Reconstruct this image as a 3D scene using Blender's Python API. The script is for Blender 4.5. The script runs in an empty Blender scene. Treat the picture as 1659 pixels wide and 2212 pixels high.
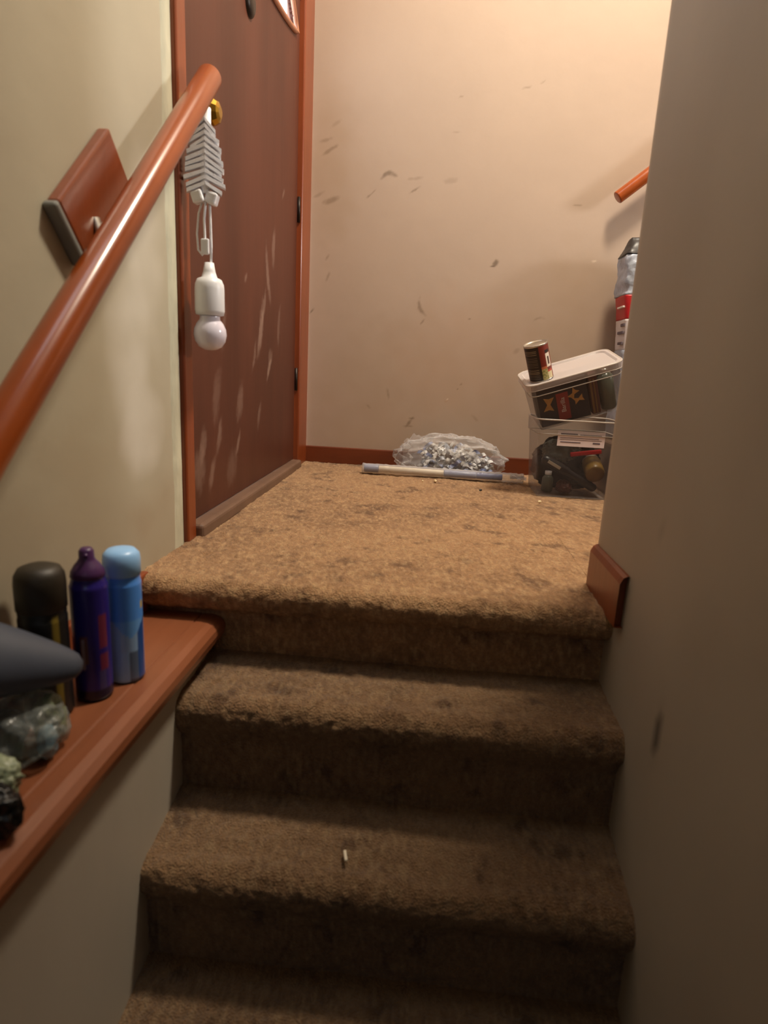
import bpy, bmesh, math, random
from mathutils import Vector, Matrix, noise
random.seed(7)
S = bpy.context.scene
COL = S.collection
PI = math.pi

# ---------------------------------------------------------------- camera
cam_data = bpy.data.cameras.new('camera')
cam = bpy.data.objects.new('camera', cam_data); COL.objects.link(cam)
Rm = Matrix(((0.9954430950714926, -0.06666667049054588, 0.06818063889545314),
             (0.08153617195135278, 0.2243167083548529, -0.9710993085242947),
             (0.049445901124427205, 0.972233289595943, 0.22873026354954545)))
cam.matrix_world = Matrix.Translation((0, 0, 0.42)) @ Rm.to_4x4()
cam_data.sensor_fit = 'VERTICAL'
cam_data.sensor_height = 36
cam_data.lens = 1316.06 / 2212 * 36
cam_data.clip_start = 0.01
cam_data.dof.use_dof = True
cam_data.dof.focus_distance = 2.1
cam_data.dof.aperture_fstop = 3.4
S.camera = cam

# ---------------------------------------------------------------- light
S.view_settings.view_transform = 'Standard'
S.view_settings.look = 'None'
S.view_settings.gamma = 1
S.view_settings.use_curve_mapping = False
S.view_settings.exposure = -0.12
W = bpy.data.worlds.new('sky'); S.world = W; W.use_nodes = True
W.node_tree.nodes['Background'].inputs[0].default_value = (0.78, 0.88, 1.0, 1)
W.node_tree.nodes['Background'].inputs[1].default_value = 9.0

def area(name, loc, target, size, energy, color):
    l = bpy.data.lights.new(name, 'AREA'); l.shape = 'DISK'; l.size = size
    l.energy = energy; l.color = color
    o = bpy.data.objects.new(name, l); COL.objects.link(o); o.location = loc
    o.rotation_euler = (Vector(target) - Vector(loc)).to_track_quat('-Z', 'Y').to_euler()
    return o
area('ceiling_lamp_light', (0.74, 1.62, 3.14), (0.0, 1.6, 0), 0.42, 104, (1.0, 0.86, 0.68))
area('upstairs_window_light', (2.55, 1.72, 1.36), (-0.56, 1.5, 0.6), 0.34, 34, (0.98, 0.98, 0.98))
area('stairwell_fill_light', (-0.05, 0.85, 3.1), (-0.05, 0.75, 0), 0.8, 6.5, (0.88, 0.94, 1.0))  # soft fill added above the stairs to lift the side walls
area('basement_fill_light', (0.1, -1.9, 1.2), (0, 1.0, 0.0), 0.7, 1.7, (0.66, 0.84, 1.0))  # added cool fill behind the camera, no window there

# ---------------------------------------------------------------- helpers
def srgb(r, g, b):
    f = lambda c: (c/255/12.92) if c/255 <= 0.04045 else ((c/255+0.055)/1.055)**2.4
    return (f(r), f(g), f(b), 1)

def mat(name, col, rough=0.6, metal=0.0, var=0.0, vscale=8.0, vcol=None, bump=0.0, bscale=60.0,
        stretch=(1, 1, 1), attr=None, spec=0.5, coat=0.0, detail=4.0, trans=0.0, sheen=0.0):
    m = bpy.data.materials.new(name); m.use_nodes = True
    nt = m.node_tree; N = nt.nodes; L = nt.links
    b = N['Principled BSDF']
    b.inputs['Roughness'].default_value = rough
    b.inputs['Metallic'].default_value = metal
    b.inputs['Specular IOR Level'].default_value = spec
    b.inputs['Coat Weight'].default_value = coat
    b.inputs['Coat Roughness'].default_value = 0.15
    b.inputs['Transmission Weight'].default_value = trans
    b.inputs['Sheen Weight'].default_value = sheen
    tc = N.new('ShaderNodeTexCoord')
    mp = N.new('ShaderNodeMapping'); mp.inputs['Scale'].default_value = stretch
    L.new(tc.outputs['Object'], mp.inputs[0])
    if attr:
        a = N.new('ShaderNodeAttribute'); a.attribute_name = attr; src = a.outputs['Color']
    else:
        c = N.new('ShaderNodeRGB'); c.outputs[0].default_value = col; src = c.outputs[0]
    if var > 0 or vcol:
        n = N.new('ShaderNodeTexNoise'); n.inputs['Scale'].default_value = vscale
        n.inputs['Detail'].default_value = detail; n.inputs['Roughness'].default_value = 0.65
        L.new(mp.outputs[0], n.inputs['Vector'])
        rp = N.new('ShaderNodeValToRGB')
        rp.color_ramp.elements[0].position = 0.32; rp.color_ramp.elements[1].position = 0.68
        L.new(n.outputs['Fac'], rp.inputs[0])
        mx = N.new('ShaderNodeMix'); mx.data_type = 'RGBA'
        L.new(rp.outputs[0], mx.inputs[0]); L.new(src, mx.inputs[6])
        if vcol: mx.inputs[7].default_value = vcol
        else:
            hs = N.new('ShaderNodeHueSaturation'); hs.inputs['Value'].default_value = 1 - var
            L.new(src, hs.inputs['Color']); L.new(hs.outputs[0], mx.inputs[7])
        src = mx.outputs[2]
    L.new(src, b.inputs['Base Color'])
    if bump > 0:
        n2 = N.new('ShaderNodeTexNoise'); n2.inputs['Scale'].default_value = bscale
        n2.inputs['Detail'].default_value = 4
        L.new(mp.outputs[0], n2.inputs['Vector'])
        bp = N.new('ShaderNodeBump'); bp.inputs['Strength'].default_value = bump
        bp.inputs['Distance'].default_value = 0.01
        L.new(n2.outputs['Fac'], bp.inputs['Height']); L.new(bp.outputs[0], b.inputs['Normal'])
    return m

def plastic(name, col, cover=0.25, rough=0.2, bump=0.0, bscale=25, tint=0.93):
    """thin clear plastic: mostly see-through with a glossy milky film"""
    m = mat(name, col, rough, bump=bump, bscale=bscale)
    nt = m.node_tree; N = nt.nodes; L = nt.links
    t = N.new('ShaderNodeBsdfTransparent'); t.inputs[0].default_value = (tint, tint, tint*0.99, 1)
    mx = N.new('ShaderNodeMixShader')
    lw = N.new('ShaderNodeLayerWeight'); lw.inputs[0].default_value = 0.35
    mr = N.new('ShaderNodeMapRange'); mr.inputs[3].default_value = cover; mr.inputs[4].default_value = min(1, cover+0.5)
    L.new(lw.outputs['Facing'], mr.inputs[0]); L.new(mr.outputs[0], mx.inputs[0])
    L.new(t.outputs[0], mx.inputs[1]); L.new(N['Principled BSDF'].outputs[0], mx.inputs[2])
    L.new(mx.outputs[0], N['Material Output'].inputs[0])
    return m

def link(name, me, m=None, parent=None, smooth=False):
    if m: me.materials.append(m)
    o = bpy.data.objects.new(name, me); COL.objects.link(o)
    if parent: o.parent = parent
    if smooth:
        for p in me.polygons: p.use_smooth = True
    return o

def pymesh(name, v, f, m=None, parent=None, smooth=False, cols=None):
    me = bpy.data.meshes.new(name); me.from_pydata([tuple(p) for p in v], [], f); me.update()
    if cols:
        a = me.color_attributes.new('paint', 'FLOAT_COLOR', 'POINT')
        a.data.foreach_set('color', [x for c in cols for x in (c[0], c[1], c[2], 1.0)])
    return link(name, me, m, parent, smooth)

def box(name, lo, hi, m, parent=None, bevel=0.0, seg=2, matrix=None):
    bm = bmesh.new(); bmesh.ops.create_cube(bm, size=1)
    for v in bm.verts:
        v.co = Vector([lo[i] + (v.co[i]+0.5)*(hi[i]-lo[i]) for i in range(3)])
    if bevel > 0: bmesh.ops.bevel(bm, geom=bm.edges[:], offset=bevel, segments=seg, affect='EDGES', profile=0.5)
    if matrix: bm.transform(matrix)
    me = bpy.data.meshes.new(name); bm.to_mesh(me); bm.free()
    return link(name, me, m, parent)

def lathe(name, prof, m, parent=None, seg=40, matrix=None, smooth=True, cols=None, closed=False):
    """prof: (r, z) list about +Z"""
    v, f, cc = [], [], []
    n = len(prof)
    for i in range(seg):
        a = 2*PI*i/seg
        for k, (r, z) in enumerate(prof):
            v.append(Vector((r*math.cos(a), r*math.sin(a), z)))
            if cols: cc.append(cols(a, r, z))
    for i in range(seg):
        j = (i+1) % seg
        for k in range(n-1): f.append((i*n+k, j*n+k, j*n+k+1, i*n+k+1))
    if matrix: v = [matrix @ p for p in v]
    o = pymesh(name, v, f, m, parent, smooth, cc or None)
    bm = bmesh.new(); bm.from_mesh(o.data); bmesh.ops.remove_doubles(bm, verts=bm.verts, dist=1e-6)
    bmesh.ops.recalc_face_normals(bm, faces=bm.faces); bm.to_mesh(o.data); bm.free()
    return o

def tube(name, pts, rad, m, parent=None, seg=12, caps=True, flat=1.0):
    pts = [Vector(p) for p in pts]; n = len(pts)
    rr = rad if isinstance(rad, (list, tuple)) else [rad]*n
    v, f = [], []
    prev = None
    for i, p in enumerate(pts):
        t = (pts[min(i+1, n-1)] - pts[max(i-1, 0)]).normalized()
        if prev is None:
            a = t.orthogonal().normalized()
        else:
            a = (prev - t*prev.dot(t)).normalized()
        prev = a; b = t.cross(a)
        for k in range(seg):
            an = 2*PI*k/seg
            v.append(p + a*rr[i]*math.cos(an) + b*rr[i]*flat*math.sin(an))
    for i in range(n-1):
        for k in range(seg):
            l = (k+1) % seg
            f.append((i*seg+k, i*seg+l, (i+1)*seg+l, (i+1)*seg+k))
    if caps:
        f.append(tuple(range(seg-1, -1, -1))); f.append(tuple((n-1)*seg+k for k in range(seg)))
    o = pymesh(name, v, f, m, parent, True)
    return o

def rounded(pts_end0, pts_end1, r, n=6):
    """centre line and radii of a rod with softly rounded ends"""
    A, B = Vector(pts_end0), Vector(pts_end1); d = (B-A).normalized(); e = 0.18*r
    P, Rr = [], []
    for i in range(n+1):
        a = PI/2*i/n
        P.append(A + d*e*(1-math.cos(a))*1.0 + d*0.0001*i); Rr.append(r*(0.80+0.20*math.sin(a)))
    for i in range(1, 12): P.append(A.lerp(B, i/12)); Rr.append(r)
    for i in range(n+1):
        a = PI/2*(1-i/n)
        P.append(B - d*e*(1-math.cos(a)) - d*0.0001*(n-i)); Rr.append(r*(0.80+0.20*math.sin(a)))
    return P, Rr

def empty(name, loc, label, cat, group=None):
    o = bpy.data.objects.new(name, None); COL.objects.link(o); o.location = loc
    o.empty_display_size = 0.05
    return tag(o, label, cat, group)
def tag(o, label, cat, group=None):
    o['label'] = label; o['category'] = cat; o['kind'] = 'thing'
    if group: o['group'] = group
    return o
def struct(o, label, cat):
    o['kind'] = 'structure'; o['label'] = label; o['category'] = cat; return o
def hang(o, parent):
    """parent a mesh already modelled in world space"""
    o.parent = parent; o.matrix_parent_inverse = Matrix.Translation(-parent.location); return o

def fbm(p, sc, seed=0.0, oct=3):
    q = Vector(p)*sc + Vector((seed, seed*1.7, seed*0.3)); s, a = 0, 1
    for _ in range(oct):
        s += a*noise.noise(q); q = q*2.03; a *= 0.5
    return s

# ---------------------------------------------------------------- materials
M = {}
M['wood'] = mat('orange_stained_wood', srgb(138, 64, 26), 0.36, var=0.35, vscale=9, stretch=(1, 1, 0.15), bump=0.05, bscale=80, coat=0.12)
M['rail'] = mat('varnished_rail_wood', srgb(158, 72, 18), 0.30, var=0.30, vscale=14, stretch=(1, 0.2, 0.2), coat=0.5, spec=0.25)
M['ledge'] = mat('worn_varnished_board', srgb(142, 84, 54), 0.36, var=0.30, vscale=10, stretch=(1, 0.12, 1), coat=0.25, bump=0.06, bscale=90)
M['trimdark'] = mat('dark_baseboard_wood', srgb(112, 52, 24), 0.4, var=0.3, vscale=12, stretch=(0.15, 1, 1))
M['door'] = mat('reddish_brown_door_paint', (0, 0, 0, 1), 0.46, var=0.22, vscale=7, stretch=(1, 1, 0.12), attr='paint', bump=0.03, bscale=40, spec=0.28)
M['wall'] = mat('dingy_cream_wall_paint', (0, 0, 0, 1), 0.62, var=0.05, vscale=3.0, attr='paint', bump=0.10, bscale=16)
M['wallplain'] = mat('cream_wall_paint', srgb(184, 166, 140), 0.6, var=0.10, vscale=2.5, bump=0.10, bscale=14)
M['wallgrey'] = mat('greyish_stairwell_paint', srgb(184, 174, 158), 0.6, var=0.12, vscale=3.0, bump=0.12, bscale=12, stretch=(1, 1, 0.35))
M['ceil'] = mat('off_white_ceiling', srgb(225, 215, 195), 0.8)
M['plaster'] = mat('pale_plaster_bead', srgb(214, 212, 186), 0.6, var=0.25, vscale=14, bump=0.25, bscale=60, stretch=(1, 1, 0.3))
M['carpet'] = mat('worn_brown_carpet', (0, 0, 0, 1), 0.95, var=0.35, vscale=170, attr='paint', bump=1.0, bscale=300, spec=0.1, sheen=0.15)
M['thresh'] = mat('grey_brown_threshold', srgb(120, 92, 74), 0.5, var=0.25, vscale=14)
M['brass'] = mat('polished_brass', srgb(205, 165, 70), 0.22, metal=1.0, var=0.2, vscale=60)
M['dark'] = mat('dark_metal', srgb(42, 32, 26), 0.4, metal=0.5)
M['white'] = mat('white_plastic', srgb(232, 234, 238), 0.35)
M['cord'] = mat('white_cord', srgb(244, 246, 250), 0.75, bump=0.2, bscale=400)
M['bulb'] = mat('frosted_bulb', srgb(226, 222, 236), 0.18, coat=0.6)
M['bluecan'] = mat('blue_printed_can', (0, 0, 0, 1), 0.3, attr='paint', coat=0.2)
M['bluecap'] = mat('pale_blue_cap', srgb(150, 200, 250), 0.35)
M['purple'] = mat('purple_printed_can', (0, 0, 0, 1), 0.32, attr='paint', coat=0.2)
M['purcap'] = mat('plum_spray_cap', srgb(72, 36, 84), 0.4)
M['blackcan'] = mat('black_can_paint', (0, 0, 0, 1), 0.4, attr='paint')
M['blackcap'] = mat('dark_olive_cap', srgb(44, 38, 28), 0.5)
M['steel'] = mat('bare_steel', srgb(200, 195, 185), 0.28, metal=1.0)
M['grey'] = mat('slate_grey_plastic', srgb(72, 78, 92), 0.6, var=0.15, vscale=14)
M['film'] = plastic('crumpled_clear_film', srgb(225, 222, 225), 0.22, 0.16, bump=0.5, bscale=45)
M['filmlight'] = plastic('thin_clear_film', srgb(232, 230, 232), 0.12, 0.14, bump=0.35, bscale=28)
M['film2'] = plastic('dirty_clear_film', srgb(150, 155, 150), 0.30, 0.2, bump=0.5, bscale=40)
M['bin'] = plastic('clear_bin_plastic', srgb(170, 164, 166), 0.08, 0.22, tint=0.84)
M['lid'] = plastic('frosted_lid_plastic', srgb(220, 210, 208), 0.34, 0.3)
M['paper'] = mat('white_label_paper', srgb(222, 206, 206), 0.6)
M['ink'] = mat('grey_label_ink', srgb(96, 84, 92), 0.6)
M['black'] = mat('black_plastic', srgb(26, 24, 26), 0.4)
M['charcoal'] = mat('charcoal_plastic', srgb(48, 46, 50), 0.45)
M['canlabel'] = mat('printed_can_label', (0, 0, 0, 1), 0.4, attr='paint')
M['pastabox'] = mat('black_pasta_carton', srgb(36, 28, 34), 0.4)
M['redprint'] = mat('red_printed_panel', srgb(150, 44, 34), 0.45)
M['pasta'] = mat('golden_pasta_print', srgb(206, 150, 74), 0.55, var=0.3, vscale=60)
M['whiteink'] = mat('white_ink', srgb(230, 220, 214), 0.5)
M['cream'] = mat('cream_rod', srgb(226, 214, 190), 0.4)
M['bluegrey'] = mat('blue_grey_sleeve', srgb(120, 132, 170), 0.35)
M['deepblue'] = mat('deep_blue_print', srgb(52, 74, 140), 0.35)
M['stuffing'] = mat('grey_white_stuffing', srgb(150, 148, 150), 0.7, vcol=srgb(214, 212, 208), vscale=38, bump=0.6, bscale=60)
M['silver'] = mat('silver_grey_foil', srgb(186, 194, 208), 0.38, metal=0.1, var=0.4, vscale=22, bump=0.4, bscale=40)
M['red'] = mat('red_print', srgb(178, 28, 34), 0.4)
M['palegreen'] = mat('pale_green_wrapper', srgb(150, 160, 130), 0.4, var=0.5, vscale=20, bump=0.5, bscale=30)
M['lightblue'] = mat('light_blue_wrapper', srgb(110, 150, 170), 0.4)
M['blackbag'] = mat('black_bag_film', srgb(16, 15, 15), 0.35, bump=0.6, bscale=40)
M['crumb'] = mat('cream_crumb', srgb(232, 212, 170), 0.7)
M['amber'] = mat('amber_jar', srgb(120, 92, 40), 0.3)
M['greenglass'] = mat('grey_green_glass', srgb(92, 96, 84), 0.2)
M['maroon'] = mat('maroon_wrapper', srgb(84, 44, 38), 0.5)

XL, XR, YB, YC = -0.563, 0.363, 2.69, 1.257
WALLC = srgb(172, 151, 133)

# ---------------------------------------------------------------- setting : walls
def wall_grid(name, axis, const, us, zs, stains, base, material, smooth=True):
    """vertical sheet; axis 'x' -> plane x=const with u along Y, 'y' -> plane y=const with u along X"""
    v, f, cols = [], [], []
    nu, nz = len(us), len(zs)
    for z in zs:
        for u in us:
            p = (const, u, z) if axis == 'x' else (u, const, z)
            c = list(base[:3])
            for s in stains:
                k = s(u, z)
                if k: c = [c[i]*(1-k[0]) + k[1][i]*k[0] for i in range(3)]
            v.append(p); cols.append(c)
    for j in range(nz-1):
        for i in range(nu-1):
            q = (j*nu+i, j*nu+i+1, (j+1)*nu+i+1, (j+1)*nu+i)
            f.append(q)
    return pymesh(name, v, f, material, None, smooth, cols)

def scuff(cu, cz, ln, wd, ang, k=0.6, curve=0.0, col=srgb(92, 74, 56)):
    ca, sa = math.cos(ang), math.sin(ang)
    R2 = (ln*1.6)**2
    def s(u, z):
        du, dz = u-cu, z-cz
        if du*du + dz*dz > R2: return None
        a = du*ca + dz*sa; b = -du*sa + dz*ca - curve*(a*a)/ln
        n = noise.noise(Vector((u*70, z*70, cu*10)))
        e = (a/ln)**2 + (b/wd)**2 + 0.55*n
        w = max(0.0, min(1.0, 1.15 - e))
        return (w*k, col) if w > 0 else None
    return s
def smudge(cu, cz, ru, rz, k, col):
    def s(u, z):
        e = ((u-cu)/ru)**2 + ((z-cz)/rz)**2
        if e > 1.6: return None
        n = noise.noise(Vector((u*14, z*14, cz*5)))
        w = max(0.0, 1 - e + 0.5*n)
        return (min(1, w)*k, col) if w > 0 else None
    return s

def frange(a, b, st):
    n = max(1, round((b-a)/st)); return [a + (b-a)*i/n for i in range(n+1)]

tan = srgb(150, 124, 92)
back_st = [scuff(-0.239, 1.185, 0.036, 0.010, 0.15, 0.62, -0.45), scuff(-0.13, 1.17, 0.035, 0.006, 0.1, 0.25),
           scuff(-0.13, 1.128, 0.026, 0.004, 0.55, 0.5), scuff(-0.31, 1.105, 0.03, 0.003, 0.75, 0.5),
           scuff(0.216, 0.862, 0.018, 0.012, 1.0, 0.75), scuff(0.207, 0.85, 0.012, 0.004, 0.0, 0.8),
           scuff(-0.082, 0.675, 0.040, 0.009, -1.15, 0.55, 0.35), scuff(-0.068, 0.62, 0.014, 0.004, 0.9, 0.5),
           scuff(-0.098, 0.197, 0.030, 0.007, 1.0, 0.65), scuff(-0.09, 0.215, 0.014, 0.005, 0.1, 0.65), scuff(-0.10, 0.18, 0.03, 0.004, 0.1, 0.5),
           scuff(0.115, 0.372, 0.008, 0.003, 0.1, 0.9), scuff(0.10, 0.349, 0.004, 0.003, 0.1, 0.9),
           scuff(0.058, 0.30, 0.012, 0.006, 0.7, 0.5, 0, srgb(150, 110, 80)), scuff(0.06, 0.304, 0.010, 0.003, 0.5, 0.8, 0, srgb(235, 220, 200)),
           scuff(-0.198, 0.316, 0.028, 0.005, -1.35, 0.4), scuff(-0.28, 0.255, 0.014, 0.005, -0.8, 0.35), scuff(0.185, 0.23, 0.022, 0.006, -0.7, 0.25),
           scuff(-0.54, 0.645, 0.014, 0.004, 0.9, 0.7), scuff(0.13, 0.64, 0.006, 0.004, 0.3, 0.6), scuff(-0.48, 0.86, 0.016, 0.005, 1.0, 0.3),
           scuff(-0.475, 0.785, 0.02, 0.006, 1.2, 0.35), scuff(-0.48, 1.265, 0.04, 0.008, 0.55, 0.5), scuff(-0.5, 1.30, 0.03, 0.007, 0.3, 0.35),
           scuff(-0.47, 1.08, 0.04, 0.012, 0.35, 0.5), scuff(-0.52, 1.10, 0.03, 0.007, 0.5, 0.3), scuff(-0.46, 1.36, 0.03, 0.008, 0.6, 0.25),
           scuff(0.41, 0.655, 0.028, 0.004, 0.35, 0.35, -0.3), scuff(0.52, 1.09, 0.02, 0.003, 0.0, 0.4), scuff(0.03, 1.465, 0.012, 0.003, 0.3, 0.35),
           scuff(0.61, 0.885, 0.012, 0.005, 0.2, 0.4, 0, srgb(235, 215, 190)), scuff(0.28, 1.50, 0.02, 0.004, 0.2, 0.35), scuff(0.34, 1.52, 0.014, 0.003, 0.6, 0.3),
           scuff(0.02, 1.34, 0.014, 0.004, 0.1, 0.25), scuff(0.012, 1.165, 0.03, 0.012, 0.1, 0.2), scuff(0.335, 0.52, 0.02, 0.01, 0.6, 0.25),
           smudge(-0.1, 0.25, 0.5, 0.45, 0.20, tan), smudge(-0.48, 1.2, 0.14, 0.35, 0.28, tan), smudge(0.55, 0.65, 0.2, 0.35, 0.25, tan),
           smudge(0.1, 0.5, 0.35, 0.3, 0.14, srgb(170, 124, 88))]
us = frange(XL, 0.80, 0.005) + [1.2, 1.8, 2.6]
zs = frange(0.0, 1.8, 0.005) + [2.2, 3.2]
wb = wall_grid('wall_back', 'y', YB, us, zs, back_st, WALLC, M['wall'])
struct(wb, 'scuffed cream wall across the back of the landing', 'wall')

white = srgb(220, 216, 204)
left_st = [smudge(1.12, 0.42, 0.09, 0.22, 0.5, white), smudge(1.16, 0.27, 0.10, 0.10, 0.55, white), smudge(1.20, 0.62, 0.08, 0.22, 0.35, white),
           smudge(0.7, 0.1, 0.5, 0.3, 0.25, tan), smudge(1.25, 0.06, 0.2, 0.14, 0.25, tan), smudge(0.75, 0.68, 0.16, 0.2, 0.2, srgb(150, 138, 120))]
us = [-2.2, -1.5, -0.8, -0.2, 0.2] + frange(0.35, 1.345, 0.008)
zs = [-1.7, -0.8] + frange(-0.10, 1.45, 0.008) + [1.9, 2.5, 3.2]
wl = wall_grid('wall_left', 'x', XL, us, zs, left_st, srgb(180, 172, 150), M['wall'])
struct(wl, 'cream wall on the left behind the handrail', 'wall')
# wall around and above the door
b = box('wall_door', (XL-0.12, 1.345, 2.02), (XL, YB, 3.2), M['wallplain']); struct(b, 'cream wall above the entry door', 'wall')

# right wall with a softly wavering surface and its corner
v, f = [], []
ys = frange(-2.2, 0.2, 0.3) + frange(0.23, YC, 0.02)
zz = frange(-1.9, 3.2, 0.03)
def rw(y, z):
    return XR + 0.004*fbm((0, y, z), 2.2, 3.1, 2) - 0.0015
loop = [('f', y) for y in ys] + [('b', None)]
for z in zz:
    for y in ys: v.append((rw(y, z) if y < YC-1e-4 else XR, y, z))
    v.append((XR+0.012, YC+0.006, z)); v.append((2.6, YC+0.006, z)); v.append((2.6, -2.2, z))
nc = len(ys)+3
for j in range(len(zz)-1):
    for i in range(nc-1): f.append((j*nc+i+1, j*nc+i, (j+1)*nc+i, (j+1)*nc+i+1))
cols = []
for p in v:
    k = 0.0
    c = list(srgb(180, 170, 154)[:3])
    n = fbm((0, p[1]*1.0, p[2]*0.55), 2.6, 9.0, 3)
    d = max(0, min(0.35, 0.15 + 0.28*n))
    c = [c[i]*(1-d) + srgb(138, 124, 110)[i]*d for i in range(3)]
    for (cy, cz, ln, wd, kk) in ((0.835, -0.085, 0.045, 0.011, 0.75), (0.93, 0.20, 0.03, 0.006, 0.3), (0.76, 0.58, 0.02, 0.006, 0.4)):
        e = ((p[1]-cy)/wd)**2 + ((p[2]-cz)/ln)**2
        if e < 1.5 and p[0] < XR+0.01:
            w = max(0, 1.1-e)*kk; c = [x*(1-min(w, .8)) for x in c]
    cols.append(c)
wr = pymesh('wall_right', v, f, M['wall'], None, False, cols)
struct(wr, 'cream wall running down the right of the stairs to a corner', 'wall')
for p in wr.data.polygons: p.use_smooth = True

b = box('wall_far_right', (2.6, YC, -0.2), (2.7, YB, 3.2), M['wallplain']); struct(b, 'wall at the top of the upper flight', 'wall')
b = box('wall_behind', (XL, -2.3, -1.9), (XR, -2.2, 3.2), M['wallplain']); struct(b, 'wall at the foot of the basement stairs', 'wall')
b = box('ceiling', (XL-0.12, -2.3, 3.2), (2.7, YB+0.1, 3.3), M['ceil']); struct(b, 'off white ceiling over the stairwell', 'ceiling')
kx = -0.42
b = box('wall_knee', (XL, -2.2, -1.9), (kx, 1.13, -0.132), M['wallgrey']); struct(b, 'low cream wall under the wooden ledge', 'wall')

# ---------------------------------------------------------------- carpet : landing and steps
def carpet_col(p, shade):
    n = fbm(p, 3.2, 1.0, 3); n2 = fbm(p, 16.0, 5.0, 3); n3 = fbm(Vector((p[0]*1.6, p[1]*0.6, p[2]*0.6)), 90.0, 2.0, 2)
    base = Vector(srgb(206, 160, 114)[:3]); dk = Vector(srgb(118, 82, 54)[:3]); lt = Vector(srgb(226, 188, 140)[:3])
    t = max(0, min(1, 0.16 + 0.25*n + 0.25*n2 + 0.30*n3))
    c = base.lerp(dk, t)
    if n2 > 0.42: c = c.lerp(dk, min(0.6, (n2-0.42)*2.5))
    if n3 < -0.1: c = c.lerp(lt, min(0.6, -n3*0.9))
    return c*(1-shade)      # stair shade painted into the colour
def carpet_sheet(name, prof, x0, x1, parent=None, step=0.005, shade=0.0):
    P = []
    for a, b in zip(prof[:-1], prof[1:]):
        a, b = Vector(a), Vector(b); n = max(1, round((b-a).length/step))
        for i in range(n): P.append(a.lerp(b, i/n))
    P.append(Vector(prof[-1]))
    xs = frange(x0, x1, step); v, f, cols = [], [], []
    for i, p in enumerate(P):
        t = (P[min(i+3, len(P)-1)] - P[max(i-3, 0)]).normalized(); nr = Vector((0, -t.y, t.x))
        if i > 0 or True: nr = Vector((0, t[1], -t[0]))
        for x in xs:
            q = Vector((x, p[0], p[1]))
            d = 0.0035*fbm(q, 5, 7.7, 2) + 0.0030*fbm(q, 45, 3.3, 2) + 0.0024*noise.noise(q*150) - 0.001
            v.append(q + nr*d); cols.append(carpet_col(q, shade))
    n = len(xs)
    for i in range(len(P)-1):
        for k in range(n-1): f.append((i*n+k, i*n+k+1, (i+1)*n+k+1, (i+1)*n+k))
    return pymesh(name, v, f, M['carpet'], parent, True, cols)
def arc(cy, cz, r, a0, a1, n=10):
    return [(cy + r*math.cos(math.radians(a0+(a1-a0)*i/n)), cz + r*math.sin(math.radians(a0+(a1-a0)*i/n))) for i in range(n+1)]
# landing : flat, rolled nose, riser below   (y, z)
prof = [(YB, 0.0), (1.128, -0.002)] + arc(1.122, -0.034, 0.032, 90, 235) + [(1.128, -0.075), (1.125, -0.16)]
fl = carpet_sheet('floor', prof, XL, XR+0.006, step=0.005)
struct(fl, 'worn brown carpet covering the landing and its rolled front edge', 'floor')
prof2 = [(YB, -0.001), (YC+0.004, -0.001)]
fr = carpet_sheet('floor_right', prof2, XR, 0.70, step=0.008)
struct(fr, 'worn brown carpet on the landing beside the storage bins', 'floor')
b = box('floor_slab', (XL-0.1, 1.16, -0.25), (2.6, YB, -0.012), M['dark']); struct(b, 'subfloor below the landing carpet', 'floor')

st = empty('stairs', (0, 0.8, -0.4), 'narrow stairs in worn brown carpet with painted-in shade going down', 'stairs'); st['kind'] = 'structure'
yb_, zb = 1.128, -0.155
steps = [(0.940, -0.165, -0.155), (0.785, -0.375, -0.350), (0.625, -0.585, -0.565), (0.465, -0.79, -0.775), (0.30, -0.995, -0.985)]
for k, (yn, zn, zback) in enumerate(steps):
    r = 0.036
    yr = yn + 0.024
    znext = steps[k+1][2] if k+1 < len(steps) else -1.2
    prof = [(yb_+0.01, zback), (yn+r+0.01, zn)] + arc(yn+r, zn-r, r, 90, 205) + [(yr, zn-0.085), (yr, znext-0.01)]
    o = carpet_sheet('step', prof, kx-0.003, XR+0.008, shade=0.42+0.03*k, step=0.0045); hang(o, st)  # steps painted darker than the landing as shade, deeper on each lower one
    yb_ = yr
b = box('floor_basement', (kx, -2.2, -1.9), (XR, 0.36, -1.2), M['wallgrey']); struct(b, 'basement floor at the bottom of the stairs', 'floor')

# steps that rise to the right behind the corner
us_ = empty('stairs_upper', (0.9, 2.0, 0.0), 'carpeted steps rising to the right behind the corner', 'stairs'); us_['kind'] = 'structure'
for k in range(6):
    o = box('step', (0.67+0.25*k, YC+0.008, 0.0 if k == 0 else 0.19*k-0.02), (2.6, YB-0.002, 0.19*(k+1)), M['thresh'], None, 0.012); hang(o, us_)

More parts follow.
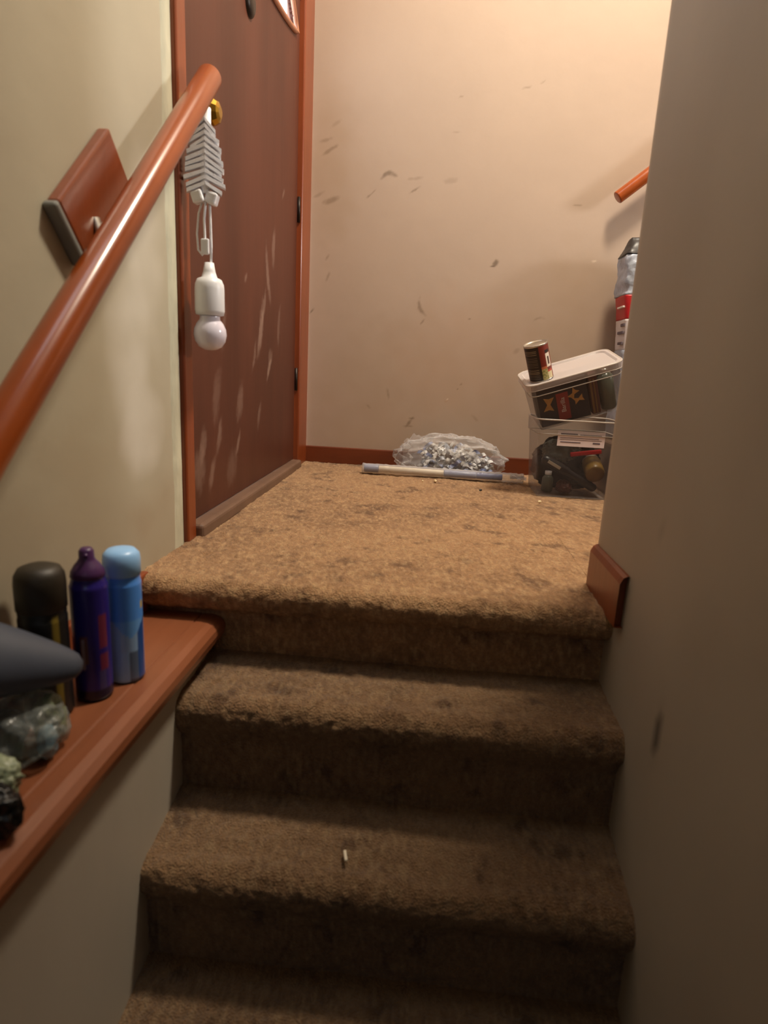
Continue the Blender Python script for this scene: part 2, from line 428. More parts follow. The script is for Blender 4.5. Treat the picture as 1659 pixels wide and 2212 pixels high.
# ---------------------------------------------------------------- door, casings, baseboards
dx = -0.572
arch_c, arch_w = 1.95, 0.51
def win_lo(y): u = (y-arch_c)/arch_w; return 1.50 + 0.065*u*u
def win_hi(y): u = (y-arch_c)/arch_w; return 1.565 + 0.235*(1-u*u)
ys = frange(1.392, 2.515, 0.009); zs = frange(0.032, 2.0, 0.009)
door_st = []
rnd = random.Random(3)
pale = srgb(186, 158, 142)
for (py, pz, ln, wd, a, k) in [(2.10, 0.70, 0.10, 0.012, 1.9, .4), (2.17, 0.80, 0.07, 0.014, 1.45, .3), (2.02, 0.52, 0.10, 0.016, 1.25, .5), (2.06, 0.60, 0.06, 0.01, 1.2, .35),
                               (2.12, 0.40, 0.045, 0.010, 0.9, .6), (2.14, 0.44, 0.03, 0.02, 0.8, .25), (1.62, 0.22, 0.05, 0.012, 1.2, .4), (1.50, 0.21, 0.05, 0.015, 1.3, .35),
                               (1.47, 0.15, 0.06, 0.03, 1.2, .3), (1.56, 0.13, 0.05, 0.012, 1.1, .35), (1.78, 0.18, 0.04, 0.008, 1.0, .5), (1.80, 0.30, 0.06, 0.02, 1.2, .3),
                               (1.86, 0.66, 0.02, 0.006, 0.8, .4), (2.30, 1.0, 0.03, 0.006, 0.9, .3), (2.0, 0.25, 0.05, 0.01, 1.2, .3), (1.66, 0.5, 0.06, 0.01, 1.3, .25),
                               (1.95, 0.44, 0.05, 0.008, 1.2, .3), (1.6, 0.33, 0.08, 0.02, 1.3, .22), (2.25, 0.55, 0.08, 0.012, 1.4, .25), (1.72, 0.12, 0.06, 0.03, 1.0, .2)]:
    door_st.append(scuff(py, pz, ln, wd*1.5, a, k*0.75, 0.12*rnd.choice((-1, 1)), pale))
v, f, cols = [], [], []
nu = len(ys); idx = {}
for z in zs:
    for y in ys:
        c = list(srgb(94, 52, 38)[:3])
        dk = max(0.0, min(1.0, 0.25*fbm((0, y*2, z*0.6), 2.0, 4.0, 2) + 0.1))
        c = [c[i]*(1-dk) for i in range(3)]
        for s in door_st:
            k = s(y, z)
            if k: c = [c[i]*(1-k[0]) + k[1][i]*k[0] for i in range(3)]
        v.append((dx, y, z)); cols.append(c)
for j in range(len(zs)-1):
    for i in range(nu-1):
        yc, zc = (ys[i]+ys[i+1])/2, (zs[j]+zs[j+1])/2
        if abs(yc-arch_c) < arch_w and win_lo(yc) < zc < win_hi(yc): continue
        f.append((j*nu+i, j*nu+i+1, (j+1)*nu+i+1, (j+1)*nu+i))
door = pymesh('door_1', v, f, M['door'], None, False, cols)
sm = door.modifiers.new('thick', 'SOLIDIFY'); sm.thickness = 0.016; sm.offset = -1
struct(door, 'scuffed reddish brown entry door with an arched window', 'door')
outline = [(arch_c-arch_w+2*arch_w*i/36, win_lo(arch_c-arch_w+2*arch_w*i/36)) for i in range(37)] + \
          [(arch_c+arch_w-2*arch_w*i/36, win_hi(arch_c+arch_w-2*arch_w*i/36)) for i in range(1, 36)]
pts = [(dx+0.004, y, z) for y, z in outline]; pts.append(pts[0])
M['bead'] = mat('tan_window_bead', srgb(168, 112, 82), 0.4)
tube('window_frame', pts, 0.009, M['bead'], door, 8, caps=False, flat=0.8)
glass = mat('window_glass', srgb(235, 240, 245), 0.02, trans=1.0); 
pymesh('window_pane', [(dx-0.012, y, z) for y, z in outline], [tuple(range(len(outline)))], M['film'] if False else plastic('window_glass_film', srgb(230, 235, 240), 0.05, 0.03), door)
lathe('door_viewer', [(0, 0.012), (0.026, 0.012), (0.034, 0.006), (0.036, 0)], M['dark'], door, 24, Matrix.Translation((dx, 1.894, 1.372)) @ Matrix.Rotation(PI/2, 4, 'Y'))
# knob : rose, neck and a faceted round grip
mk = Matrix.Translation((dx, 1.470, 0.951)) @ Matrix.Rotation(PI/2, 4, 'Y')
kn = lathe('door_knob', [(0, 0.064), (0.012, 0.064), (0.021, 0.060), (0.027, 0.050), (0.0285, 0.042), (0.026, 0.034), (0.018, 0.027), (0.011, 0.022), (0.010, 0.010)], M['brass'], door, 10, mk, smooth=False)
lathe('rose', [(0.010, 0.012), (0.024, 0.010), (0.031, 0.004), (0.032, 0.0)], M['brass'], kn, 32, mk)
for hz in (0.36, 1.0, 1.75):
    h = tube('hinge', [(dx+0.007, 2.517, hz-0.045), (dx+0.007, 2.517, hz+0.045)], 0.006, M['dark'], door, 10)

def casing(name, y0, y1, z0, z1, x0, x1, label):
    o = box(name, (x0, y0, z0), (x1, y1, z1), M['wood'], None, 0.006, 3); return struct(o, label, 'door trim')
casing('trim_1', 1.342, 1.392, -0.004, 2.07, XL-0.06, -0.551, 'narrow orange wood casing on the left side of the door')
casing('trim_2', 2.520, 2.682, -0.004, 2.07, XL-0.06, -0.551, 'orange wood casing in the corner right of the door')
casing('trim_3', 1.392, 2.520, 2.005, 2.07, XL-0.06, -0.551, 'orange wood casing above the door')
o = box('trim_4', (XL-0.06, 1.394, -0.01), (-0.535, 2.518, 0.030), M['thresh'], None, 0.010, 3); struct(o, 'worn grey brown threshold strip under the door', 'threshold')
# rough pale plaster edge beside the casing
v, f = [], []
zs = frange(-0.004, 2.05, 0.012)
for z in zs:
    w = 0.006*fbm((0, 0, z), 9, 2.2, 3); d = 0.004 + 0.003*abs(fbm((0, 0, z), 16, 5.2, 2))
    v += [(XL-0.001, 1.292+w, z), (XL+d, 1.302+w*0.6, z), (XL+d*1.2, 1.325, z), (XL-0.001, 1.3425, z)]
for j in range(len(zs)-1):
    for i in range(3): f.append((j*4+i, j*4+i+1, (j+1)*4+i+1, (j+1)*4+i))
o = pymesh('trim_5', v, f, M['plaster'], None, True); struct(o, 'ragged pale plaster edge beside the door casing', 'wall edge')

o = box('baseboard_back', (XL+0.006, YB-0.014, -0.004), (0.668, YB-0.001, 0.070), M['trimdark'], None, 0.004, 2); struct(o, 'dark orange wood baseboard along the back wall', 'baseboard')
# short baseboard end on the right wall, cut on a slope
y0, y1 = 1.045, 1.262
sec = [(0, -0.01), (0.016, -0.01), (0.016, 0.072), (0.011, 0.083), (0.004, 0.087), (0, 0.087)]
v, f = [], []
for (y, cut) in ((y0+0.012, 0), (y0, 1), (y1-0.008, 1), (y1, 0)):
    for (a, z) in sec: v.append((XR+0.001 - (a if cut else a*0.72), y, z*(1 if cut else 0.94)))
ns = len(sec)
for j in range(3):
    for i in range(ns-1): f.append((j*ns+i, j*ns+i+1, (j+1)*ns+i+1, (j+1)*ns+i))
f += [tuple(range(ns))[::-1], tuple(3*ns+i for i in range(ns))]
o = pymesh('baseboard_right', v, f, M['wood']); struct(o, 'short reddish wood baseboard block at the right wall corner', 'baseboard')

# ledge board with rounded nose, and the skirt behind it
sec = [(-0.5630, -0.080), (-0.440, -0.080), (-0.4375, -0.0825), (-0.435, -0.080), (-0.412, -0.081), (-0.400, -0.085), (-0.392, -0.094), (-0.390, -0.105),
       (-0.393, -0.119), (-0.401, -0.128), (-0.415, -0.131), (-0.563, -0.131)]
v, f = [], []
yy = (-2.2, 1.121, 1.126)
for y in yy:
    for (x, z) in sec: v.append((x, y, z))
ns = len(sec)
for j in range(len(yy)-1):
    for i in range(ns): 
        k = (i+1) % ns; f.append((j*ns+i, j*ns+k, (j+1)*ns+k, (j+1)*ns+i))
f += [tuple(range(ns))[::-1], tuple(2*ns+i for i in range(ns))]
ledge = pymesh('trim_6', v, f, M['ledge']); struct(ledge, 'wide orange wood ledge with rounded nose left of the stairs', 'ledge')
o = box('baseboard_left', (XL, -2.2, -0.0798), (-0.546, 1.126, 0.001), M['wood'], None, 0.004, 2); struct(o, 'orange wood skirting behind the ledge on the left wall', 'baseboard')

# ---------------------------------------------------------------- handrails
def handrail(name, A, B, r, label):
    e = empty(name, A, label, 'handrail')
    P, Rr = rounded(A, B, r)
    o = tube('rail', P, Rr, M['rail'], None, 28); hang(o, e)
    return e
A, B = Vector((-0.500, 1.385, 0.985)), Vector((-0.500, 0.10, -0.205))
hr = handrail('handrail', A, B, 0.0245, 'round varnished orange wood handrail sloping up the left wall')
# mounting block on the wall and bracket to the rail
d = (B-A).normalized()
def railpt(y): return A + d*((y-A.y)/d.y)
mb = Matrix(((1, 0, 0), (0, 0.725, -0.689), (0, 0.689, 0.725))).to_4x4()
mbt = Matrix.Translation((XL, 1.002, 0.665)) @ mb
o = box('mounting_block', (0, -0.105, -0.048), (0.020, 0.105, 0.048), M['wood'], None, 0.004, 2, mbt); hang(o, hr)
o['label'] = 'reddish brown wooden block on the wall'
M['blockend'] = mat('grey_painted_edge', srgb(128, 128, 122), 0.6)
o2 = box('painted_edge', (-0.0005, -0.118, -0.050), (0.021, -0.1055, 0.050), M['blockend'], None, 0.004, 2, mbt); hang(o2, hr)
o2['label'] = 'grey painted lower edge'
c = railpt(0.985)
o = tube('bracket', [(XL+0.018, 0.990, 0.625), (XL+0.032, 0.988, 0.585), (-0.512, 0.985, c.z-0.03), (-0.500, 0.985, c.z-0.018)], 0.008, M['steel'], None, 10); hang(o, hr)
A2, B2 = Vector((0.655, 2.63, 1.105)), Vector((2.3, 2.63, 2.45))
hr2 = handrail('handrail', A2, B2, 0.024, 'short end of an orange wood handrail on the back wall above the bins')
for k in (0.35, 0.8):
    c = A2.lerp(B2, k)
    o = tube('bracket', [(c.x, YB-0.001, c.z-0.07), (c.x, YB-0.03, c.z-0.065), (c.x, 2.635, c.z-0.02)], 0.008, M['steel'], None, 10); hang(o, hr2)

# ---------------------------------------------------------------- pull cord lamp hanging from the knob
lx, ly = -0.508, 1.368
lamp = empty('cord_lamp', (lx, ly, 0.45), 'white bulb shaped lamp hung by a bundled white cord on the brass door knob', 'lamp')
# the view direction is used only to lay the ribbon folds across the door side
side = Vector((0.93, 0.36, 0)).normalized()
fr_ = Vector((0.36, -0.93, 0)).normalized()
v, f = [], []
# pleated bundle : stacked folded strips, wider in the middle
zb0, zb1, nfold = 0.775, 0.895, 11
for i in range(nfold):
    t = i/(nfold-1); z = zb0 + (zb1-zb0)*t
    w = 0.036*(0.45 + 0.75*math.sin(PI*min(1, (1-t)*0.62+0.18)))*(1-0.45*t)+0.004
    th = 0.0036; dep = 0.012
    for sgn in (-1, 1):
        lean = -0.014
        o0 = len(v)
        for (a, zz_) in ((0.0, 0.004), (w*(0.84+0.28*rnd.random()), lean+0.007*(rnd.random()-.5))):
            for dz in (-th, th):
                for dd in (-dep, dep):
                    v.append(Vector((lx, ly, z)) + side*(sgn*a + 0.002*(rnd.random()-.5)) + fr_*dd*(1 if a == 0 else 0.75) + Vector((0, 0, zz_+dz)))
        f += [(o0, o0+1, o0+3, o0+2), (o0+4, o0+6, o0+7, o0+5), (o0, o0+4, o0+5, o0+1), (o0+2, o0+3, o0+7, o0+6), (o0, o0+2, o0+6, o0+4), (o0+1, o0+5, o0+7, o0+3)]
o = pymesh('cord_bundle', v, f, M['cord']); hang(o, lamp)
o = tube('bundle_core', [(lx, ly, 0.760), (lx, ly, 0.83), (lx+0.002, ly+0.004, 0.890), (lx-0.006, ly+0.035, 0.925), (lx-0.020, 1.455, 0.952)], [0.009, 0.010, 0.011, 0.008, 0.004], M['cord'], None, 10); hang(o, lamp)
def P2(s, z, d=0.0): return Vector((lx, ly, z)) + side*s + fr_*d
for sgn in (-1, 1):
    o = box('wrap', (-0.012, -0.012, -0.012), (0.012, 0.012, 0.012), M['cord'], None, 0.004, 2,
            Matrix.Translation(P2(sgn*0.014, 0.752)) @ Matrix.Rotation(sgn*0.3, 4, 'Y')); hang(o, lamp)
o = tube('cord', [P2(0.009, 0.745), P2(0.010, 0.70), P2(0.011, 0.66), P2(0.010, 0.622)], 0.0028, M['cord'], None, 8); hang(o, lamp)
o = tube('cord', [P2(0.001, 0.745, .004), P2(-0.003, 0.71, .004), P2(-0.002, 0.675, .004), P2(0.0, 0.650, .004)], 0.0026, M['cord'], None, 8); hang(o, lamp)
loop = [P2(-0.006, 0.745), P2(-0.014, 0.72), P2(-0.018, 0.68), P2(-0.016, 0.648), P2(-0.008, 0.638), P2(0.0, 0.648)]
o = tube('cord', loop, 0.0024, M['cord'], None, 8); hang(o, lamp)
o = box('pull_tag', (-0.009, -0.004, -0.016), (0.009, 0.004, 0.016), M['white'], None, 0.003, 2, Matrix.Translation(P2(-0.002, 0.655, 0.006))); hang(o, lamp)
ml = Matrix.Translation(P2(0.006, 0)) 
o = lathe('socket', [(0, 0.624), (0.010, 0.624), (0.013, 0.606), (0.017, 0.594), (0.026, 0.590), (0.0305, 0.580), (0.0315, 0.570), (0.0318, 0.525), (0.0300, 0.516), (0.022, 0.514), (0, 0.514)], M['white'], None, 40, ml); hang(o, lamp)
o = lathe('bulb', [(0.0215, 0.5135), (0.0225, 0.506), (0.029, 0.498), (0.0345, 0.486), (0.0358, 0.474), (0.033, 0.460), (0.025, 0.448), (0.013, 0.4415), (0, 0.440)], M['bulb'], None, 40, ml); hang(o, lamp)

# ---------------------------------------------------------------- cans on the ledge
zl = -0.0795
def can_body(r, z0, z1, sh):
    return [(0, z0), (r-0.004, z0), (r-0.001, z0+0.003)] + [(r, z0+0.004+(z1-z0-0.008)*i/40) for i in range(41)] + [(r-0.001, z1-0.002), (sh, z1+0.006), (sh, z1+0.008), (0, z1+0.008)]
# blue
bc = empty('spray_can', (-0.458, 0.855, zl), 'blue spray can with pale blue cap, rightmost can on the ledge', 'spray can', 'spray cans on the ledge')
def bluecol(a, r, z):
    z -= 0
    an = math.degrees(a) % 360
    if z > 0.105: c = srgb(84, 150, 240)
    elif z > 0.098 + 0.02*math.sin(a*2): c = srgb(110, 170, 240)
    else:
        c = srgb(150, 184, 224)
        if an > 338 or an < 20: c = srgb(28, 78, 150)
        if z < 0.055 and 280 < an < 310: c = srgb(150, 190, 235)
        if z < 0.055 and 310 <= an < 338: c = srgb(96, 112, 138)
    if z > 0.118 and an < 12 and z < 0.13: c = srgb(210, 180, 60)
    return c
o = lathe('body', can_body(0.0270, 0, 0.165, 0.0255), M['bluecan'], bc, 72, None, True, bluecol)
lathe('cap', [(0.0255, 0.1732), (0.0272, 0.175), (0.0275, 0.196), (0.0262, 0.206), (0.020, 0.213), (0.008, 0.214), (0, 0.214)], M['bluecap'], bc, 48)
# purple
pc = empty('spray_can', (-0.478, 0.796, zl), 'dark purple spray can with plum nozzle, between the blue and black cans', 'spray can', 'spray cans on the ledge')
def purcol(a, r, z):
    an = math.degrees(a) % 360
    c = srgb(40, 28, 120)
    if 322 < an < 352 and (0.05 < z < 0.075 or 0.085 < z < 0.135): c = srgb(112, 40, 66)
    if z < 0.05 and 318 < an < 345: c = srgb(70, 60, 110)
    if z < 0.02: c = srgb(20, 18, 52)
    if 262 < an < 290 and 0.06 < z < 0.105: c = srgb(96, 58, 66)
    if 268 < an < 278 and 0.055 < z < 0.10: c = srgb(150, 140, 156)
    return c
lathe('body', can_body(0.0258, 0, 0.180, 0.0225), M['purple'], pc, 72, None, True, purcol)
lathe('spray_cap', [(0.0225, 0.1882), (0.0238, 0.190), (0.0225, 0.197), (0.0175, 0.206), (0.0125, 0.212), (0.0105, 0.216), (0.0100, 0.227), (0.007, 0.231), (0, 0.231)], M['purcap'], pc, 32)
tube('nozzle_spout', [(0.0, 0.0, 0.2225), (0.007, -0.014, 0.2225)], 0.0028, M['purcap'], pc, 8)
# black
kc = empty('spray_can', (-0.514, 0.742, zl), 'black spray can with domed dark cap, leftmost can by the wall', 'spray can', 'spray cans on the ledge')
def blkcol(a, r, z):
    an = math.degrees(a) % 360
    c = srgb(24, 24, 24)
    if 326 < an < 340 and z < 0.15: c = srgb(122, 104, 38)
    return c
lathe('body', can_body(0.031, 0, 0.150, 0.0305), M['blackcan'], kc, 64, None, True, blkcol)
lathe('cap', [(0.0305, 0.1582), (0.0320, 0.160), (0.0322, 0.195), (0.031, 0.207), (0.026, 0.216), (0.016, 0.220), (0, 0.221)], M['blackcap'], kc, 48)

# crumpled things at the near end of the ledge
def crumple(name, c, sx, sy, sz, m, parent=None, amp=0.35, sc=3.0, seed=0.0, sub=5, floor=None, sharp=True):
    bm = bmesh.new(); bmesh.ops.create_icosphere(bm, subdivisions=sub, radius=1)
    for v in bm.verts:
        p = v.co.copy()
        n = 0
        q = p*sc + Vector((seed, seed*2.1, -seed))
        n = 1-2*abs(noise.noise(q)) + 0.5*(1-2*abs(noise.noise(q*2.1))) + 0.25*(1-2*abs(noise.noise(q*4.3)))
        k = 1 + amp*(n-0.9)
        v.co = Vector((c[0] + p.x*sx*k, c[1] + p.y*sy*k, c[2] + p.z*sz*k))
        if floor is not None and v.co.z < floor: v.co.z = floor + 0.0005*noise.noise(q*3)+0.0005
    me = bpy.data.meshes.new(name); bm.to_mesh(me); bm.free()
    o = link(name, me, m, parent, True)
    return o
bg = empty('plastic_bag', (-0.487, 0.660, zl), 'crumpled dirty clear plastic bag lying on the ledge under the grey scoop', 'bag')
o = crumple('bag_film', (-0.487, 0.648, -0.044), 0.050, 0.052, 0.042, M['film2'], None, 0.20, 1.6, 3.0, 5, zl+0.001); hang(o, bg)
o = crumple('wrapper', (-0.462, 0.664, -0.040), 0.017, 0.022, 0.034, M['palegreen'], None, 0.25, 1.5, 5.0, 4, zl+0.002); hang(o, bg)
o['label'] = 'pale green wrapper inside the bag'
o = crumple('wrapper', (-0.452, 0.642, -0.055), 0.010, 0.014, 0.022, M['lightblue'], None, 0.2, 1.5, 8.0, 4, zl+0.002); hang(o, bg)
o['label'] = 'light blue wrapper inside the bag'
o = crumple('wrapper', (-0.503, 0.630, -0.046), 0.022, 0.034, 0.032, M['charcoal'], None, 0.25, 1.6, 9.0, 4, zl+0.002); hang(o, bg)
o['label'] = 'dark grey wrapper inside the bag'
o = tag(crumple('crumpled_wrapper', (-0.468, 0.565, -0.055), 0.030, 0.024, 0.028, M['palegreen'], None, 0.22, 1.6, 12.0, 5, zl+0.001), 'pale crumpled wrapper at the left edge, between clear bag and black bag', 'wrapper')
o = tag(crumple('black_bag', (-0.436, 0.515, -0.052), 0.034, 0.022, 0.030, M['blackbag'], None, 0.22, 1.6, 15.0, 5, zl+0.001), 'small black plastic bag on the near end of the ledge', 'bag')
# grey tapered scoop lying over the bag
gs = empty('scoop', (-0.48, 0.655, 0.03), 'slate grey tapered plastic scoop lying in front of the purple can', 'scoop')
axis0, axis1 = Vector((-0.437, 0.700, 0.020)), Vector((-0.552, 0.600, 0.072))
P, Rr = [], []
for i in range(25):
    t = i/24; P.append(axis0.lerp(axis1, t)); Rr.append(0.011 + 0.050*t**0.7 if t > 0.02 else 0.008)
o = tube('scoop_body', P, Rr, M['grey'], None, 32, True, 0.8); hang(o, gs)

# ---------------------------------------------------------------- long wrapped rod and clear bag by the back wall
rod = empty('wrapped_rod', (0.06, 2.42, 0), 'long cream and blue rod in a clear plastic sleeve on the carpet', 'rod')
ra, rb = Vector((-0.262, 2.458, 0.022)), Vector((0.385, 2.425, 0.022))
def rp(t, dz=0): p = ra.lerp(rb, t); return p + Vector((0, 0, dz))
def seg(name, t0, t1, r, m, lab=None):
    o = tube(name, [rp(t0), rp(t0+0.004), rp((t0+t1)/2), rp(t1-0.004), rp(t1)], [r*0.9, r, r, r, r*0.9], m, None, 20); hang(o, rod)
    if lab: o['label'] = lab
seg('end_cap', 0.0, 0.09, 0.0165, M['bluegrey'], 'grey blue end cap')
seg('rod_core', 0.092, 0.50, 0.0125, M['cream'], 'cream rod')
seg('sleeve', 0.502, 0.70, 0.0140, M['bluegrey'], 'blue grey sleeve')
seg('printed_band', 0.702, 0.86, 0.0125, M['deepblue'], 'blue printed band')
P, Rr = [], []
for i in range(90):
    t = -0.012 + 1.0*i/89
    P.append(rp(t) + Vector((0, 0.0015*noise.noise(Vector((t*30, 2, 0))), 0.0015*noise.noise(Vector((t*30, 0, 7)))))); 
    wob = 1 + 0.12*noise.noise(Vector((t*40, 0, 1))) + (0.35*max(0, t-0.75)/0.25*noise.noise(Vector((t*60, 3, 1))))
    Rr.append(0.0200*wob)
o = tube('clear_sleeve', P, Rr, M['film'], None, 22, True, 0.9); hang(o, rod)
v, f = [], []
for i in range(18):
    for j in range(14):
        s, t = i/17, j/13
        y = 2.428 - 0.002*s + (t-0.5)*0.055*(0.5+0.7*s); x = 0.325 + 0.060*s
        v.append((x, y, 0.012 + 0.030*abs(noise.noise(Vector((s*2, t*5, 3)))) + 0.012*math.sin(t*9)*s*0.5+0.006))
for i in range(17):
    for j in range(13): f.append((i*14+j, i*14+j+1, (i+1)*14+j+1, (i+1)*14+j))
o = pymesh('sleeve_tail', v, f, M['film'], None, True); hang(o, rod); o['label'] = 'crumpled loose end of the clear sleeve'

cb = empty('clear_bag', (0.1, 2.585, 0), 'crumpled clear plastic bag with grey white stuffing against the back wall', 'bag')
o = crumple('bag_film', (0.085, 2.572, 0.064), 0.222, 0.092, 0.096, M['filmlight'], None, 0.20, 1.7, 21.0, 5, 0.002); hang(o, cb)
for (x, y, z, a, b_, c_, sd) in ((0.04, 2.595, 0.050, 0.060, 0.045, 0.052, 31), (0.13, 2.590, 0.048, 0.080, 0.045, 0.048, 37), (0.21, 2.590, 0.032, 0.06, 0.045, 0.030, 41)):
    o = crumple('stuffing', (x, y, z), a, b_, c_, M['stuffing'], None, 0.28, 1.9, sd, 4, 0.004); hang(o, cb)
    for p_ in o.data.polygons: p_.use_smooth = False
for i in range(80):   # folded ribbons of film packed inside the bag
    x = -0.03 + 0.28*rnd.random(); hh = 0.135*(1-((x-0.07)/0.27)**2)
    zt = 0.02 + (hh-0.02)*rnd.random(); y = 2.528 - 0.035*(1-zt/0.13) + 0.012*rnd.random()
    a = rnd.choice((-1, 1))*rnd.uniform(0.5, 1.2); L_ = rnd.uniform(0.035, 0.065); w_ = rnd.uniform(0.004, 0.009)
    c_, s_ = math.cos(a), math.sin(a); v = []
    for k in range(7):
        t = k/6-0.5; bow_ = 0.03*(t*t)
        for sg in (-1, 1): v.append((x + c_*L_*t - s_*w_*sg, y + 0.008*math.sin(k*1.1+i) + 0.003*sg, max(0.006, zt + s_*L_*t*0.7 + c_*w_*sg - bow_)))
    o = pymesh('film_ribbon', v, [(2*k, 2*k+1, 2*k+3, 2*k+2) for k in range(6)], (M['silver'], M['cord'], M['stuffing'], M['bluegrey'], M['stuffing'])[i % 5], None, True); hang(o, cb)
o = box('dark_piece', (0.0, 2.500, 0.048), (0.035, 2.506, 0.056), M['black'], None, 0.001); hang(o, cb)
v, f = [], []
for i in range(22):
    for j in range(14):
        s, t = i/21, j/13
        v.append((-0.115 + 0.10*s, 2.60 + 0.05*t, 0.008 + 0.165*t*(0.75+0.25*s)*(1-0.25*abs(s-0.35)) + 0.012*noise.noise(Vector((s*6, t*6, 2)))))
for i in range(21):
    for j in range(13): f.append((i*14+j, i*14+j+1, (i+1)*14+j+1, (i+1)*14+j))
o = pymesh('bag_flap', v, f, M['film'], None, True); hang(o, cb)

# ---------------------------------------------------------------- storage bins
def rrect(w, d, r, n=5):
    """rounded rectangle, corner (0,0) to (w,d)"""
    out = []
    for (cx, cy, a0) in ((w-r, d-r, 0), (r, d-r, 90), (r, r, 180), (w-r, r, 270)):
        for i in range(n+1):
            a = math.radians(a0 + 90*i/n); out.append((cx + r*math.cos(a), cy + r*math.sin(a)))
    return out
def shells(name, rings, m, parent, bottom=True, top=False):
    """rings: (x0, y0, w, d, r, z)"""
    v, f = [], []; n = 24
    for (x0, y0, w, d, r, z) in rings:
        for (a, b_) in rrect(w, d, r): v.append((x0+a, y0+b_, z))
    for j in range(len(rings)-1):
        for i in range(n):
            k = (i+1) % n; f.append((j*n+i, j*n+k, (j+1)*n+k, (j+1)*n+i))
    if bottom: f.append(tuple(range(n))[::-1])
    if top: f.append(tuple((len(rings)-1)*n+i for i in range(n)))
    o = pymesh(name, v, f, m, parent)
    return o
# lower, open bin : origin at its front left floor corner
lb = empty('storage_bin', (0.395, 2.195, 0.001), 'taller clear plastic storage bin with white label, standing on the carpet', 'storage bin', 'stacked clear storage bins')
w, d, h = 0.245, 0.20, 0.275
shells('bin_body', [(0, 0, w, d, 0.014, 0.0), (-0.004, -0.003, w+0.008, d+0.006, 0.015, 0.012), (-0.020, -0.012, w+0.040, d+0.024, 0.022, h-0.050), (-0.026, -0.018, w+0.052, d+0.036, 0.03, h-0.049), (-0.028, -0.019, w+0.056, d+0.038, 0.03, h)], M['bin'], lb)
M['rim'] = plastic('bin_rim_plastic', srgb(200, 190, 180), 0.65, 0.25)
pts = [(-0.028+a, -0.019+b_, h) for a, b_ in rrect(w+0.056, d+0.038, 0.03)]; pts.append(pts[0])
tube('rim', pts, 0.0028, M['rim'], lb, 8, False)
pts = [(-0.021+a, -0.014+b_, h-0.050) for a, b_ in rrect(w+0.042, d+0.028, 0.028)]; pts.append(pts[0])
tube('rim_step', pts, 0.0020, M['rim'], lb, 8, False)
# label on the front, with smudged lines
lab = box('label', (0.048, -0.0140, 0.186), (0.210, -0.0128, 0.240), M['paper'], lb, 0.0, 1)
for (x0, x1, z0, z1) in ((0.058, 0.116, 0.226, 0.231), (0.124, 0.198, 0.2265, 0.229), (0.056, 0.19, 0.2145, 0.216), (0.056, 0.200, 0.209, 0.2102), (0.058, 0.128, 0.199, 0.202), (0.170, 0.195, 0.198, 0.203)):
    box('printed_line', (x0, -0.0146, z0), (x1, -0.0139, z1), M['ink'], lab)
# contents, each a thing
bx, by = lb.location.x, lb.location.y
def inb(x, y, z): return Vector((bx+x, by+y, z))
def taglike(o, label, cat): return tag(o, label, cat)
fl_ = empty('flashlight', inb(0.11, 0.045, 0.07), 'long black tool with pale lettering plate, slanting inside the lower bin', 'tool')
p0, p1 = inb(0.012, 0.030, 0.136), inb(0.215, 0.050, 0.030)
P = [p0.lerp(p1, t) for t in (0, 0.03, 0.1, 0.3, 0.45, 0.5, 0.7, 0.97, 1)]
o = tube('handle', P, [0.008, 0.016, 0.0185, 0.0185, 0.0175, 0.014, 0.015, 0.015, 0.009], M['black'], None, 20); hang(o, fl_)
dn = (p1-p0).normalized()
ang = math.atan2(-dn.z, dn.x)
o = box('name_plate', (-0.026, -0.0012, -0.0055), (0.026, 0.0008, 0.0055), mat('pale_plate', srgb(176, 166, 150), 0.4), None, 0.0008, 1, Matrix.Translation(p0.lerp(p1, 0.2)+Vector((0, -0.0190, 0))) @ Matrix.Rotation(ang, 4, 'Y')); hang(o, fl_)
jar = empty('jar', inb(0.205, 0.085, 0.006), 'amber jar lying at the right inside the lower bin', 'jar')
mj = Matrix.Translation(inb(0.203, 0.070, 0.105)) @ Matrix.Rotation(-1.2, 4, 'X')
o = lathe('jar_body', [(0, -0.05), (0.030, -0.05), (0.034, -0.045), (0.034, 0.03), (0.028, 0.038), (0, 0.038)], M['amber'], None, 28, mj); hang(o, jar)
o = lathe('jar_lid', [(0.0, 0.0385), (0.030, 0.0385), (0.031, 0.042), (0.031, 0.05), (0.0, 0.052)], M['steel'], None, 28, mj); hang(o, jar)
gj = empty('small_bottle', inb(0.05, 0.09, 0.005), 'small grey green bottle at the left inside the lower bin', 'bottle')
o = lathe('bottle_body', [(0, 0.0), (0.018, 0.0), (0.021, 0.004), (0.021, 0.05), (0.012, 0.062), (0, 0.062)], M['greenglass'], gj, 24)
o = lathe('bottle_cap', [(0.012, 0.0625), (0.0125, 0.066), (0.0125, 0.076), (0, 0.077)], M['white'], gj, 20)
o = tag(box('red_marker', (-0.055, -0.007, -0.008), (0.055, 0.007, 0.008), M['red'], None, 0.004, 2, Matrix.Translation(inb(0.165, 0.045, 0.160)) @ Matrix.Rotation(-0.16, 4, 'Y')), 'red marker pen lying near the top inside the lower bin', 'pen')
o = tag(crumple('maroon_wrapper', inb(0.105, 0.060, 0.030), 0.028, 0.03, 0.024, M['maroon'], None, 0.3, 2.4, 51, 4, 0.006), 'maroon wrapper on the bottom of the lower bin', 'wrapper')
o = tag(crumple('dark_cloth', inb(0.120, 0.158, 0.100), 0.122, 0.030, 0.105, M['black'], None, 0.16, 2.2, 55, 5, 0.008), 'dark grey cloth filling the back of the lower bin', 'cloth')
o = tag(crumple('plastic_sheet', inb(0.085, 0.090, 0.160), 0.065, 0.022, 0.040, M['film2'], None, 0.3, 2.4, 57, 4), 'crumpled clear wrap in the middle of the lower bin', 'wrap')

